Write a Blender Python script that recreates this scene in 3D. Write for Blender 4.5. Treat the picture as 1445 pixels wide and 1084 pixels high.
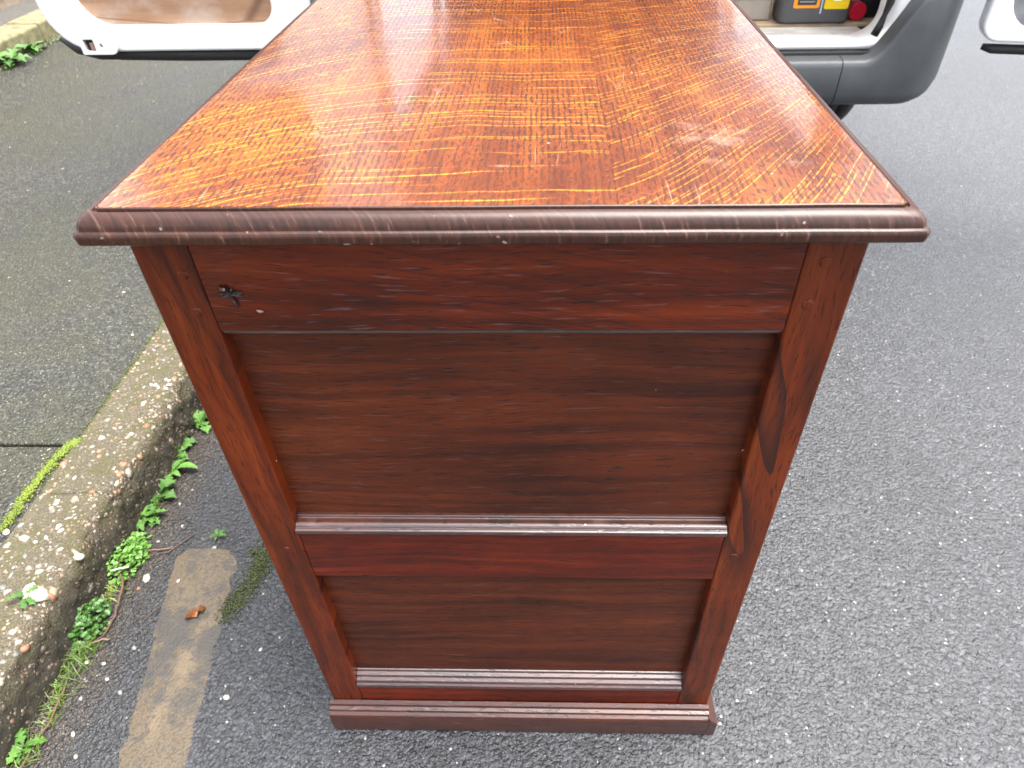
import bpy, bmesh, math, random
import numpy as np
from mathutils import Vector, Matrix, noise as mn
random.seed(7); rng = np.random.default_rng(7)
S = bpy.context.scene
for o in list(bpy.data.objects): bpy.data.objects.remove(o)
C = S.collection
R = math.radians
# ------------------------------------------------------------------ camera, sky, sun, exposure
cd = bpy.data.cameras.new('camera'); cam = bpy.data.objects.new('camera', cd); C.objects.link(cam)
r_ = Vector((0.99965558, 0.02039345, -0.01651754)); u_ = Vector((-0.00089395, 0.65549123, 0.75520226)); w_ = r_.cross(u_) * -1
m4 = Matrix((r_, u_, -w_)).transposed().to_4x4(); m4.translation = Vector((0.03567418, -0.42183269, 1.01403))
cam.matrix_world = m4
cd.sensor_width = 36; cd.lens = 36 * 962.28 / 1445; cd.shift_x = -0.01477; cd.shift_y = -0.0039
cd.clip_start = 0.02; cd.clip_end = 500
cd.dof.use_dof = True; cd.dof.focus_distance = 0.72; cd.dof.aperture_fstop = 11
S.camera = cam
SUN_EL, SUN_AZ = R(73), R(85)          # azimuth clockwise from +Y
W = bpy.data.worlds.new('World'); S.world = W; W.use_nodes = True
nt = W.node_tree; nt.nodes.clear()
sky = nt.nodes.new('ShaderNodeTexSky'); sky.sky_type = 'NISHITA'; sky.sun_disc = False
sky.sun_elevation = SUN_EL; sky.sun_rotation = SUN_AZ; sky.dust_density = 5; sky.air_density = 1.0; sky.ozone_density = 1
hs = nt.nodes.new('ShaderNodeHueSaturation'); hs.inputs['Saturation'].default_value = 0.42
bg = nt.nodes.new('ShaderNodeBackground'); bg.inputs['Strength'].default_value = 0.15
ow = nt.nodes.new('ShaderNodeOutputWorld')
nt.links.new(sky.outputs[0], hs.inputs['Color']); nt.links.new(hs.outputs[0], bg.inputs[0]); nt.links.new(bg.outputs[0], ow.inputs[0])
sd = bpy.data.lights.new('sun', 'SUN'); sd.energy = 1.6; sd.angle = R(50); sd.color = (1, .95, .88)
sun = bpy.data.objects.new('sun', sd); C.objects.link(sun)
sdir = Vector((math.sin(SUN_AZ) * math.cos(SUN_EL), math.cos(SUN_AZ) * math.cos(SUN_EL), math.sin(SUN_EL)))
sun.rotation_euler = sdir.to_track_quat('Z', 'Y').to_euler()
S.view_settings.view_transform = 'Standard'; S.view_settings.look = 'None'
S.view_settings.exposure = 2.2; S.view_settings.gamma = 1
S.render.engine = 'CYCLES'
# ------------------------------------------------------------------ node helper
class T:
    def __init__(s, name):
        s.m = bpy.data.materials.new(name); s.m.use_nodes = True; s.n = s.m.node_tree.nodes; s.l = s.m.node_tree.links
        s.n.clear(); s.out = s.n.new('ShaderNodeOutputMaterial'); s.b = s.n.new('ShaderNodeBsdfPrincipled')
        s.l.new(s.b.outputs[0], s.out.inputs[0]); s.P = s.n.new('ShaderNodeTexCoord').outputs['Object']
    def put(s, sock, v):
        if v is None: return
        if isinstance(v, bpy.types.NodeSocket): s.l.new(v, sock)
        else:
            if sock.type == 'RGBA' and len(v) == 3: v = (*v, 1)
            sock.default_value = v
    def set(s, **k):
        for a, v in k.items(): s.put(s.b.inputs[a.replace('_', ' ')], v)
        return s
    def math(s, op, a, b=0.0, c=None, clamp=False):
        n = s.n.new('ShaderNodeMath'); n.operation = op; n.use_clamp = clamp; s.put(n.inputs[0], a); s.put(n.inputs[1], b)
        if c is not None: s.put(n.inputs[2], c)
        return n.outputs[0]
    def map(s, v=None, loc=(0, 0, 0), rot=(0, 0, 0), scale=(1, 1, 1)):
        n = s.n.new('ShaderNodeMapping'); s.put(n.inputs[0], v or s.P); n.inputs[1].default_value = loc; n.inputs[2].default_value = rot; n.inputs[3].default_value = scale
        return n.outputs[0]
    def noise(s, v=None, scale=1.0, detail=2.0, rough=.5, dist=0.0):
        n = s.n.new('ShaderNodeTexNoise'); s.put(n.inputs['Vector'], v or s.P); n.inputs['Scale'].default_value = scale
        n.inputs['Detail'].default_value = detail; n.inputs['Roughness'].default_value = rough; n.inputs['Distortion'].default_value = dist
        return n.outputs['Fac']
    def vor(s, v=None, scale=1.0, out='Distance', feat='F1'):
        n = s.n.new('ShaderNodeTexVoronoi'); n.feature = feat; s.put(n.inputs['Vector'], v or s.P); n.inputs['Scale'].default_value = scale
        return n.outputs[out]
    def ss(s, v, lo, hi, a=0.0, b=1.0):
        n = s.n.new('ShaderNodeMapRange'); n.interpolation_type = 'SMOOTHSTEP'; s.put(n.inputs[0], v)
        for i, x in enumerate((lo, hi, a, b)): n.inputs[1 + i].default_value = x
        return n.outputs[0]
    def ramp(s, f, stops):
        n = s.n.new('ShaderNodeValToRGB'); s.put(n.inputs[0], f); e = n.color_ramp.elements
        while len(e) < len(stops): e.new(.5)
        for i, (p, c) in enumerate(stops): e[i].position = p; e[i].color = (*c, 1)
        return n.outputs[0]
    def mix(s, f, a, b, mode='MIX'):
        n = s.n.new('ShaderNodeMix'); n.data_type = 'RGBA'; n.blend_type = mode; s.put(n.inputs[0], f); s.put(n.inputs[6], a); s.put(n.inputs[7], b)
        return n.outputs[2]
    def sep(s, v=None):
        n = s.n.new('ShaderNodeSeparateXYZ'); s.put(n.inputs[0], v or s.P); return n.outputs
    def comb(s, x, y, z=0.0):
        n = s.n.new('ShaderNodeCombineXYZ'); s.put(n.inputs[0], x); s.put(n.inputs[1], y); s.put(n.inputs[2], z); return n.outputs[0]
    def bump(s, h, dist=.001, strength=1.0, n0=None):
        n = s.n.new('ShaderNodeBump'); s.put(n.inputs['Height'], h); n.inputs['Distance'].default_value = dist; n.inputs['Strength'].default_value = strength
        if n0: s.put(n.inputs['Normal'], n0)
        return n.outputs[0]
    def island(s): return s.n.new('ShaderNodeNewGeometry').outputs['Random Per Island']
def plain(name, col, rough=.5, metal=0., var=.12, scale=25, bump=0., coat=0.):
    t = T(name); n = t.noise(scale=scale, detail=5, rough=.6)
    d = tuple(c * (1 - 2 * var) for c in col); l = tuple(min(1, c * (1 + var)) for c in col)
    t.set(Base_Color=t.ramp(n, [(.3, d), (.7, l)]), Roughness=t.ss(n, .2, .8, rough * .8, min(1, rough * 1.2)), Metallic=metal, Coat_Weight=coat)
    if bump: t.set(Normal=t.bump(t.noise(scale=scale * 12, detail=4), bump))
    return t.m
# ------------------------------------------------------------------ wood
def oak_top(name, right):
    t = T(name); x, y, z = t.sep()
    mu, ad, sb = (lambda a, b: t.math('MULTIPLY', a, b)), (lambda a, b: t.math('ADD', a, b)), (lambda a, b: t.math('SUBTRACT', a, b))
    if not right:
        d = t.math('MAXIMUM', sb(-.09, x), 0.)
        yy = ad(y, mu(t.math('POWER', d, 2.0), 3.4))
        yy = ad(yy, mu(t.noise(t.map(scale=(6, 3, 1)), detail=2), .045))
    else:
        d = t.math('MAXIMUM', sb(x, .084), 0.)
        k = t.ss(y, .1, .6, 1, .25)
        yy = sb(y, mu(k, ad(mu(d, .75), mu(t.math('POWER', d, 2.0), 2.6))))
        yy = ad(yy, mu(t.noise(t.map(loc=(3, 1, 0), scale=(5, 4, 1)), detail=2), .035))
    def fleck(K, xf, w, thr, seed, wob):
        v = ad(mu(yy, K), mu(t.noise(t.comb(mu(x, xf * 1.4), mu(yy, K * .3), seed), detail=2), wob))
        idn = t.math('FLOOR', v); fr = t.math('ABSOLUTE', sb(sb(v, idn), .5))
        pres = t.noise(t.comb(mu(x, xf), mu(idn, 7.31), seed + 3.3), detail=1.5)
        wd = mu(t.noise(t.comb(mu(x, xf * 4), mu(idn, 3.1), seed), detail=2), 2 * w)
        a = t.n.new('ShaderNodeMapRange'); a.interpolation_type = 'SMOOTHSTEP'; t.put(a.inputs[0], fr); t.put(a.inputs[1], mu(wd, .35)); t.put(a.inputs[2], wd); a.inputs[3].default_value = 1; a.inputs[4].default_value = 0
        return mu(a.outputs[0], t.ss(pres, thr, thr + .05))
    if not right:
        f = t.math('MAXIMUM', fleck(92, 2.6, .068, .51, 1., 1.0), mu(fleck(150, 6, .09, .58, 9., .9), .7))
        f = t.math('MAXIMUM', f, mu(fleck(230, 34, .16, .54, 4., 1.2), t.ss(x, -.10, -.18, 0, .75)))
    else:
        f = t.math('MAXIMUM', fleck(115, 15, .075, .50, 2., 1.1), mu(fleck(170, 24, .11, .54, 6., 1.0), .6))
    f = mu(f, t.ss(t.noise(scale=3.1, detail=2), .3, .5, .55, 1))
    # growth rows running the length of the board, filled with short dark pores
    g = ad(x, mu(t.noise(t.map(scale=(4, 1.6, 1)), detail=2), .022))
    if not right: g = ad(g, mu(mu(d, y), .25))
    row = t.math('SINE', mu(g, 2 * math.pi / .0046))
    row2 = t.math('SINE', mu(g, 2 * math.pi / .0029))
    dash = t.noise(t.comb(mu(g, 280), mu(y, 105), 0), detail=1, rough=.5)
    po = t.ss(ad(dash, mu(row, .13)), .54, .62)
    po2 = t.ss(ad(t.noise(t.comb(mu(g, 420), mu(y, 190), 5), detail=1), mu(row2, .05)), .54, .60)
    tone = t.ss(t.noise(t.map(loc=(.7, 2, 0), scale=(3.2, 1.6, 1)), detail=2), .38, .62)
    band = t.noise(t.comb(mu(g, 45), mu(y, 1.8), 0), detail=4, rough=.6)
    blot = t.noise(scale=4.2, detail=4, rough=.6)
    base = t.ramp(ad(mu(band, .42), mu(blot, .58)), [(.36, (.066, .0105, .0018)), (.49, (.175, .0370, .0038)), (.65, (.35, .100, .0072))])
    base = t.mix(mu(tone, .38), base, (.075, .0125, .0025))
    c = t.mix(mu(f, .9), base, (.82, .32, .022))
    c = t.mix(mu(t.math('MAXIMUM', mu(po, t.ss(t.noise(scale=7, detail=3), .3, .6, .45, 1)), mu(po2, .55)), .8), c, (.040, .010, .004))
    scr = t.ss(t.vor(t.map(rot=(0, 0, .7), scale=(60, 9, 1)), 1.0, 'Distance', 'DISTANCE_TO_EDGE'), .0, .03, 1, 0)
    scr = mu(scr, t.ss(t.noise(scale=13, detail=3), .60, .7))
    spot = t.ss(t.noise(scale=140, detail=2), .71, .76)
    rub = t.ss(t.noise(t.map(loc=(2.2, 4, 0)), scale=7, detail=5, rough=.75), .60, .75, 0, .30)
    wear = t.math('MAXIMUM', t.math('MAXIMUM', mu(scr, .4), rub), mu(spot, t.ss(t.noise(scale=9), .5, .65, .1, .7)))
    c = t.mix(wear, c, (.50, .30, .22))
    h = sb(mu(t.noise(scale=30, detail=2), .5), ad(mu(po, .8), mu(po2, .3)))
    t.set(Base_Color=c, Roughness=.45, Coat_Weight=1.0, Coat_IOR=1.5, Specular_IOR_Level=.25,
          Coat_Roughness=ad(t.ss(t.noise(scale=8, detail=4), .3, .7, .06, .15), mu(rub, .5)), Normal=t.bump(h, .0005, .7))
    t.put(t.b.inputs['Coat Normal'], t.bump(h, .00016, .5))
    return t.m
def red_wood(name, axis, dark, mid, lite, seed=0, cath=0., pale=.0, rough=.14, coat=.22):
    """axis: direction of the grain, 'x' or 'z'"""
    t = T(name); x, y, z = t.sep(t.map(loc=(seed * 1.7, 0, seed * .9)))
    a, b = (x, z) if axis == 'x' else (z, x)
    b2 = t.math('ADD', b, t.math('MULTIPLY', t.noise(t.comb(t.math('MULTIPLY', a, 3.5), t.math('MULTIPLY', b, 9), seed), detail=2), .045))
    v = t.comb(a, b2, t.math('MULTIPLY', y, .3))
    st = t.noise(t.map(v, scale=(2.6, 70, 1)), detail=5, rough=.62)
    blot = t.noise(t.map(v, scale=(5, 11, 1)), detail=4, rough=.6)
    c = t.ramp(t.math('ADD', t.math('MULTIPLY', st, .6), t.math('MULTIPLY', blot, .4)), [(.36, dark), (.5, mid), (.66, lite)])
    po = t.ss(t.noise(t.map(v, scale=(42, 520, 1)), detail=2, rough=.6), .56, .64)
    c = t.mix(t.math('MULTIPLY', po, .55), c, tuple(q * .25 for q in dark))
    if cath:
        cv = t.comb(t.math('MULTIPLY', a, 1.3), t.math('ADD', t.math('MULTIPLY', b2, 15), t.math('MULTIPLY', a, 3.5)), seed)
        n = t.math('FRACT', t.math('MULTIPLY', t.noise(cv, detail=1.2, rough=.4), 11.))
        k = t.math('MULTIPLY', t.ss(n, 0, .5, 1, 0), t.ss(t.noise(scale=5), .35, .55))
        c = t.mix(t.math('MULTIPLY', k, cath), c, (.016, .006, .004))
        po = t.math('MAXIMUM', po, t.math('MULTIPLY', k, .4))
    pl = t.ss(t.noise(t.map(v, loc=(4, 4, 0), scale=(26, 330, 1)), detail=3), .60, .70)
    c = t.mix(t.math('MULTIPLY', pl, pale), c, (.27, .17, .17))
    spk = t.math('GREATER_THAN', t.noise(scale=150, detail=1), .835)
    c = t.mix(spk, c, (.5, .42, .4))
    h = t.math('SUBTRACT', t.math('MULTIPLY', t.noise(t.map(v, scale=(14, 60, 1)), detail=3), .9), t.math('MULTIPLY', po, .9))
    t.set(Base_Color=c, Roughness=.5, Specular_IOR_Level=.2, Coat_Weight=coat, Coat_Roughness=rough, Normal=t.bump(h, .0005, .6))
    t.put(t.b.inputs['Coat Normal'], t.bump(h, .0003, .5))
    return t.m
M = {}
M['topL'] = oak_top('oak_board_left', False); M['topR'] = oak_top('oak_board_right', True)
M['stile'] = red_wood('oak_stile', 'z', (0.0358, 0.0058, 0.0012), (0.1050, 0.0147, 0.0018), (0.1766, 0.0307, 0.0036), 1, cath=.35)
M['stileR'] = red_wood('oak_stile_figured', 'z', (0.0461, 0.0083, 0.0015), (0.1101, 0.0166, 0.0020), (0.1690, 0.0314, 0.0037), 5, cath=.85)
M['rail'] = red_wood('oak_rail', 'x', (0.0282, 0.0049, 0.0012), (0.0819, 0.0105, 0.0017), (0.1485, 0.0205, 0.0026), 2, cath=.4, pale=.18)
M['rail2'] = red_wood('oak_rail_middle', 'x', (0.0307, 0.0045, 0.0014), (0.0794, 0.0088, 0.0019), (0.1600, 0.0179, 0.0028), 8, pale=.05)
M['panel'] = red_wood('oak_panel', 'x', (0.0268, 0.0059, 0.0018), (0.0647, 0.0120, 0.0029), (0.1098, 0.0220, 0.0051), 3, pale=.10, rough=.2, coat=.2)
M['mould'] = red_wood('oak_moulding', 'x', (.020, .005, .003), (.044, .010, .005), (.085, .022, .009), 4, pale=.25, rough=.34, coat=1.)
M['plinth'] = red_wood('oak_plinth', 'x', (.020, .005, .003), (.048, .0095, .0035), (.085, .019, .006), 4, pale=.2, rough=.32, coat=.9)
M['mould'].node_tree.nodes['Principled BSDF'].inputs['Coat IOR'].default_value = 1.85
t = T('oak_edge_moulding'); x, y, z = t.sep()
a_ = t.math('ADD', x, t.math('MULTIPLY', y, .9))
tick = t.noise(t.comb(t.math('MULTIPLY', a_, 330), t.math('MULTIPLY', z, 50), 0), detail=3, rough=.65); low = t.noise(t.comb(t.math('MULTIPLY', a_, 7), t.math('MULTIPLY', z, 90), 0), detail=3)
c = t.ramp(t.math('ADD', t.math('MULTIPLY', tick, .5), t.math('MULTIPLY', low, .5)), [(.30, (.030, .0070, .0035)), (.5, (.075, .0155, .0050)), (.72, (.135, .030, .007))])
c = t.mix(t.ss(z, .7945, .7925, 0, .8), c, t.ramp(tick, [(.35, (.012, .006, .004)), (.6, (.036, .014, .008)), (.72, (.12, .08, .06))]))
c = t.mix(t.ss(t.noise(scale=120, detail=3), .68, .74, 0, .6), c, (.42, .36, .33))
h = t.math('ADD', t.math('MULTIPLY', tick, .3), t.noise(scale=60, detail=3))
t.set(Base_Color=c, Roughness=.4, Specular_IOR_Level=.3, Coat_Weight=t.ss(z, .792, .794, .08, 1), Coat_Roughness=.26, Coat_IOR=2.3, Normal=t.bump(h, .0006, .6)); t.put(t.b.inputs['Coat Normal'], t.bump(h, .0004, .5))
M['edge'] = t.m
M['side'] = red_wood('oak_side', 'z', (.030, .0065, .003), (.06, .011, .004), (.09, .02, .006), 7)
M['dark'] = plain('dark_hole', (.006, .004, .003), .5)
M['worn'] = plain('worn_wood', (.30, .17, .13), .5)
# ------------------------------------------------------------------ ground materials
def asphalt(name, lo, mid, hi, scale, olive=0., bump=.003, soil=None, white=.80, spec=0.):
    t = T(name); v = t.map()
    wv = t.n.new('ShaderNodeVectorMath'); wv.operation = 'ADD'
    nn = t.n.new('ShaderNodeTexNoise'); nn.inputs['Scale'].default_value = scale * .8; t.l.new(t.P, nn.inputs[0])
    sc = t.n.new('ShaderNodeVectorMath'); sc.operation = 'SCALE'; sc.inputs['Scale'].default_value = .9 / scale; t.l.new(nn.outputs['Color'], sc.inputs[0])
    t.l.new(t.P, wv.inputs[0]); t.l.new(sc.outputs[0], wv.inputs[1]); wvo = wv.outputs[0]
    cell = t.sep(t.vor(wvo, scale, 'Color'))[0]; dist = t.vor(wvo, scale)
    cell2 = t.sep(t.vor(wvo, scale * 2.1, 'Color'))[1]; d2 = t.vor(wvo, scale * 2.1)
    big = t.noise(scale=1.6, detail=5, rough=.6)
    c = t.ramp(cell, [(0, lo), (.45, mid), (.9, hi), (.985, tuple(min(1, q * 1.7) for q in hi))])
    c = t.mix(.4, c, t.ramp(cell2, [(0, lo), (.6, mid), (1, hi)]))
    c = t.mix(t.ss(dist, .45, .8, 0, .6), c, tuple(q * .5 for q in lo))
    c = t.mix(t.math('MULTIPLY', t.math('GREATER_THAN', t.sep(t.vor(wvo, scale * .45, 'Color'))[2], 1 - (1 - white) * .03), t.ss(t.vor(wvo, scale * .45), .2, .26, 1, 0)), c, (.55, .5, .42))
    c = t.mix(t.ss(big, .35, .65, 0, .35), c, tuple(q * .6 for q in mid))
    if olive:
        g = t.ss(t.noise(scale=3.3, detail=6, rough=.7), .42, .60, 0, olive)
        c = t.mix(g, c, (.036, .038, .011))
    x, y, z = t.sep()
    if spec:
        k = t.math('GREATER_THAN', t.noise(scale=210, detail=1), .70); c = t.mix(t.math('MULTIPLY', k, spec), c, (.36, .34, .28))
    if soil:
        c = t.mix(t.ss(x, -.40, -.56, 0, .6), c, (.016, .016, .017))
        e = t.math('ADD', x, t.math('MULTIPLY', t.math('SUBTRACT', t.noise(scale=11, detail=5, rough=.65), .5), .12))
        c = t.mix(t.ss(e, -.69, -.60, .9, 0), c, t.ramp(t.noise(scale=160, detail=4), [(.35, (.010, .008, .006)), (.65, (.055, .042, .03))]))
    h = t.math('SUBTRACT', t.math('MULTIPLY', t.noise(scale=scale * 1.5, detail=4, rough=.7), .5), t.math('ADD', t.math('MULTIPLY', dist, .8), t.math('MULTIPLY', d2, .35)))
    t.set(Base_Color=c, Roughness=t.ss(cell2, 0, 1, .28, .52), Normal=t.bump(h, bump, .9), Specular_IOR_Level=.5, Coat_Weight=.22, Coat_Roughness=.35, Coat_Normal=t.bump(h, bump * .5, .6))
    return t.m
M['road'] = asphalt('road_asphalt', (.011, .0118, .0138), (.029, .0310, .0355), (.066, .070, .079), 150, bump=.0045, soil=True)
M['pave'] = asphalt('pavement_asphalt', (.005, .005, .004), (.020, .020, .0145), (.085, .085, .066), 150, olive=.42, bump=.005, spec=.8)
t = T('road_chip'); i = t.island(); xx = t.sep()[0]
t.set(Base_Color=t.mix(t.ss(t.math('ADD', xx, t.math('MULTIPLY', t.noise(scale=6), .1)), -.36, -.50, 0, .6), t.ramp(i, [(0, (.009, .0095, .011)), (.45, (.024, .026, .0295)), (.8, (.048, .051, .057)), (.98, (.082, .082, .084)), (.9985, (.36, .34, .30))]), (.012, .012, .013)), Roughness=t.ss(t.noise(scale=400), .3, .7, .28, .5))
M['chip'] = t.m
t = T('kerb_concrete'); n = t.noise(scale=28, detail=6, rough=.7); fine = t.noise(scale=330, detail=4, rough=.7); x, y, z = t.sep()
c = t.ramp(fine, [(.3, (.036, .030, .018)), (.52, (.100, .085, .054)), (.72, (.21, .182, .122))])
c = t.mix(t.ss(n, .45, .62, 0, .7), c, (.075, .072, .022))
c = t.mix(t.math('MULTIPLY', t.ss(t.math('ADD', z, t.math('MULTIPLY', n, .03)), .105, .055), t.ss(t.noise(scale=60, detail=4), .25, .5, .55, .95)), c, (.022, .018, .011))
t.set(Base_Color=c, Roughness=.85, Normal=t.bump(t.math('ADD', fine, t.math('MULTIPLY', t.noise(scale=90, detail=4), 1.2)), .004))
M['kerb'] = t.m
t = T('aggregate'); i = t.island(); x, y, z = t.sep()
t.set(Base_Color=t.mix(t.math('MULTIPLY', t.ss(z, .088, .070, 0, 1), t.ss(t.noise(scale=40, detail=3), .3, .6, .6, .9)), t.ramp(i, [(0, (.07, .055, .04)), (.22, (.15, .12, .085)), (.4, (.13, .135, .13)), (.55, (.26, .2, .13)), (.68, (.24, .11, .055)), (.78, (.22, .20, .17)), (.96, (.40, .35, .26)), (1, (.58, .55, .48))]), (.030, .022, .013)),
      Roughness=.5, Normal=t.bump(t.noise(scale=500), .0005))
M['agg'] = t.m
t = T('worn_yellow_paint'); n = t.noise(scale=15, detail=7, rough=.72); f = t.noise(scale=260, detail=3); x, y, z = t.sep()
c = t.ramp(f, [(.3, (.052, .040, .025)), (.7, (.118, .087, .052))])
c = t.mix(t.ss(t.noise(t.map(scale=(9, 4, 1)), detail=4), .52, .68, 0, .6), c, (.18, .132, .078))
yb = t.math('ABSOLUTE', t.math('ADD', y, -.115))
c = t.mix(t.math('MULTIPLY', t.ss(t.math('SUBTRACT', n, t.math('MULTIPLY', yb, .9)), .40, .52), .85), c, (.040, .038, .034))
c = t.mix(t.ss(t.noise(scale=38, detail=6, rough=.7), .54, .62, 0, .7), c, (.035, .034, .031))
c = t.mix(t.ss(f, .62, .68, 0, .8), c, (.03, .03, .028))
t.set(Base_Color=c, Roughness=.6, Normal=t.bump(t.math('ADD', n, f), .002))
M['line'] = t.m
def leafmat(name, a, b, back=.3):
    t = T(name); oi = t.n.new('ShaderNodeObjectInfo').outputs['Random']; n = t.noise(scale=90, detail=3)
    c = t.ramp(t.math('ADD', t.math('MULTIPLY', oi, .5), t.math('MULTIPLY', n, .5)), [(.2, a), (.8, b)])
    t.set(Base_Color=c, Roughness=.42, Transmission_Weight=0.0, Subsurface_Weight=.15, Subsurface_Radius=(.002, .003, .001), Normal=t.bump(t.noise(scale=350), .0006))
    return t.m
M['leaf'] = leafmat('weed_leaf', (.030, .092, .012), (.085, .20, .032))
M['leaf2'] = leafmat('bright_leaf', (.042, .125, .014), (.11, .25, .038))
M['grass'] = leafmat('grass_blade', (.06, .12, .015), (.18, .24, .04))
M['moss'] = leafmat('moss', (.045, .075, .006), (.13, .175, .010))
M['mossd'] = leafmat('dull_moss', (.03, .042, .008), (.075, .09, .015))
M['twig'] = plain('twig_bark', (.10, .055, .035), .7, bump=.0005)
M['twigp'] = plain('pale_twig', (.22, .14, .10), .7, bump=.0005)
M['dryleaf'] = plain('dry_leaf', (.20, .075, .022), .6)
M['quartz'] = plain('pale_stone', (.62, .56, .44), .45, var=.15, scale=80, bump=.0006)
M['greystone'] = plain('grey_stone', (.25, .24, .22), .5, var=.15, scale=80, bump=.0006)
M['redstone'] = plain('reddish_stone', (.28, .12, .07), .5, var=.15, scale=80, bump=.0006)
# van
M['white'] = plain('white_paint', (.78, .78, .77), .28, var=.03, scale=6, coat=.6)
M['sillm'] = plain('worn_sill_paint', (.72, .68, .60), .4, var=.16, scale=14)
M['bump'] = plain('grey_bumper_plastic', (.062, .067, .070), .42, var=.12, scale=9, bump=.0003)
M['greyp'] = plain('scuffed_grey_panel', (.42, .42, .43), .25, metal=.6, var=.35, scale=7)
M['rub'] = plain('black_rubber', (.018, .018, .018), .55)
M['tyre'] = plain('tyre_rubber', (.020, .020, .021), .7, bump=.0008)
M['under'] = plain('dark_underside', (.02, .02, .02), .8)
M['inner'] = plain('van_inner_lining', (.10, .085, .07), .7, var=.2)
M['steel'] = plain('rim_steel', (.35, .35, .36), .35, metal=.8)
t = T('door_plywood'); n = t.noise(t.map(scale=(2, 6, 14)), scale=1.6, detail=6, rough=.65); n2 = t.noise(scale=4.5, detail=5, rough=.65)
c = t.ramp(n, [(.3, (.24, .125, .066)), (.55, (.36, .205, .12)), (.75, (.46, .29, .185))])
c = t.mix(t.ss(n2, .5, .68, 0, .75), c, (.46, .36, .29))
lv = t.ss(t.vor(t.map(rot=(0, .55, 0), scale=(1.1, 1, 5)), 1.0, 'Distance', 'DISTANCE_TO_EDGE'), 0, .012, .7, 0)
c = t.mix(lv, c, (.10, .05, .03))
t.set(Base_Color=c, Roughness=.45, Normal=t.bump(n, .002)); M['ply'] = t.m
M['floorply'] = plain('van_floor_ply', (.50, .36, .22), .6, var=.2, scale=10)
M['card'] = plain('grey_board', (.30, .26, .21), .7, var=.15, scale=9)
t = T('window_glass'); t.set(Base_Color=(.01, .012, .012), Roughness=.03, Specular_IOR_Level=.6); M['glass'] = t.m
M['can'] = plain('grey_canister_plastic', (.075, .075, .078), .38, var=.08)
M['orange'] = plain('orange_label', (.85, .30, .01), .5, var=.03); M['yellow'] = plain('yellow_label', (.88, .58, .0), .5, var=.03)
M['lblack'] = plain('label_black', (.03, .03, .03), .5); M['lwhite'] = plain('label_white', (.8, .8, .78), .5, var=.03); M['lgrey'] = plain('label_grey', (.3, .3, .3), .5)
M['redcap'] = plain('red_cap_plastic', (.60, .012, .035), .35, var=.05); M['blackp'] = plain('black_plastic', (.015, .015, .017), .3)
M['bluew'] = plain('pale_blue_plastic', (.5, .56, .68), .35)
M['soil'] = plain('garden_soil', (.055, .045, .03), .9, bump=.004); M['gravelg'] = plain('grey_gravel_bed', (.10, .095, .085), .8, var=.3, scale=60, bump=.004)
M['edging'] = plain('mossy_edging', (.21, .19, .10), .85, var=.3, scale=22, bump=.003)
M['brick'] = plain('garden_wall_stone', (.26, .20, .15), .85, var=.25, scale=18, bump=.003)
M['groundm'] = plain('far_ground', (.08, .08, .075), .9)
# ------------------------------------------------------------------ object helpers
def link(o, parent=None):
    C.objects.link(o)
    if parent: o.parent = parent
    return o
def origin(p):
    v = Vector((0, 0, 0))
    while p: v += p.location; p = p.parent
    return v
def obj(name, me, mat, parent=None, smooth=False, bevel=0., seg=2):
    if isinstance(me, bmesh.types.BMesh):
        b = me; me = bpy.data.meshes.new(name); bmesh.ops.recalc_face_normals(b, faces=b.faces); b.to_mesh(me); b.free()
    if parent: me.transform(Matrix.Translation(-origin(parent)))
    me.materials.clear(); me.materials.append(M[mat] if isinstance(mat, str) else mat)
    if smooth: me.shade_smooth()
    o = link(bpy.data.objects.new(name, me), parent)
    if bevel:
        md = o.modifiers.new('bevel', 'BEVEL'); md.width = bevel; md.segments = seg; md.limit_method = 'ANGLE'; md.angle_limit = R(35)
        md.harden_normals = False
    return o
def thing(name, label, cat, loc=(0, 0, 0), group=None, rz=0):
    o = bpy.data.objects.new(name, None); o.location = loc; o.rotation_euler.z = rz; o.empty_display_size = .05; C.objects.link(o)
    if label: o['label'] = label; o['category'] = cat
    if group: o['group'] = group
    return o
def tag(o, label, cat, group=None, kind=None):
    o['label'] = label; o['category'] = cat
    if group: o['group'] = group
    if kind: o['kind'] = kind
    return o
def recenter(o):                       # move a top-level mesh's origin to its own base
    vs = [v.co for v in o.data.vertices]; c = Vector((sum(v.x for v in vs) / len(vs), sum(v.y for v in vs) / len(vs), min(v.z for v in vs)))
    o.data.transform(Matrix.Translation(-c)); o.location = c; return o
def box(x0, x1, y0, y1, z0, z1, b=None):
    b = b or bmesh.new()
    v = [b.verts.new((x, y, z)) for x in (x0, x1) for y in (y0, y1) for z in (z0, z1)]
    for f in ((0, 1, 3, 2), (4, 6, 7, 5), (0, 4, 5, 1), (2, 3, 7, 6), (0, 2, 6, 4), (1, 5, 7, 3)): b.faces.new([v[i] for i in f])
    return b
def loft(rings, close=False, caps=True, b=None):
    b = b or bmesh.new(); V = [[b.verts.new(p) for p in r] for r in rings]; n = len(rings[0])
    for i in range(len(V) - 1):
        for j in range(n if close else n - 1):
            k = (j + 1) % n; b.faces.new((V[i][j], V[i][k], V[i + 1][k], V[i + 1][j]))
    if caps: b.faces.new(V[0][::-1]); b.faces.new(V[-1])
    return b
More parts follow.
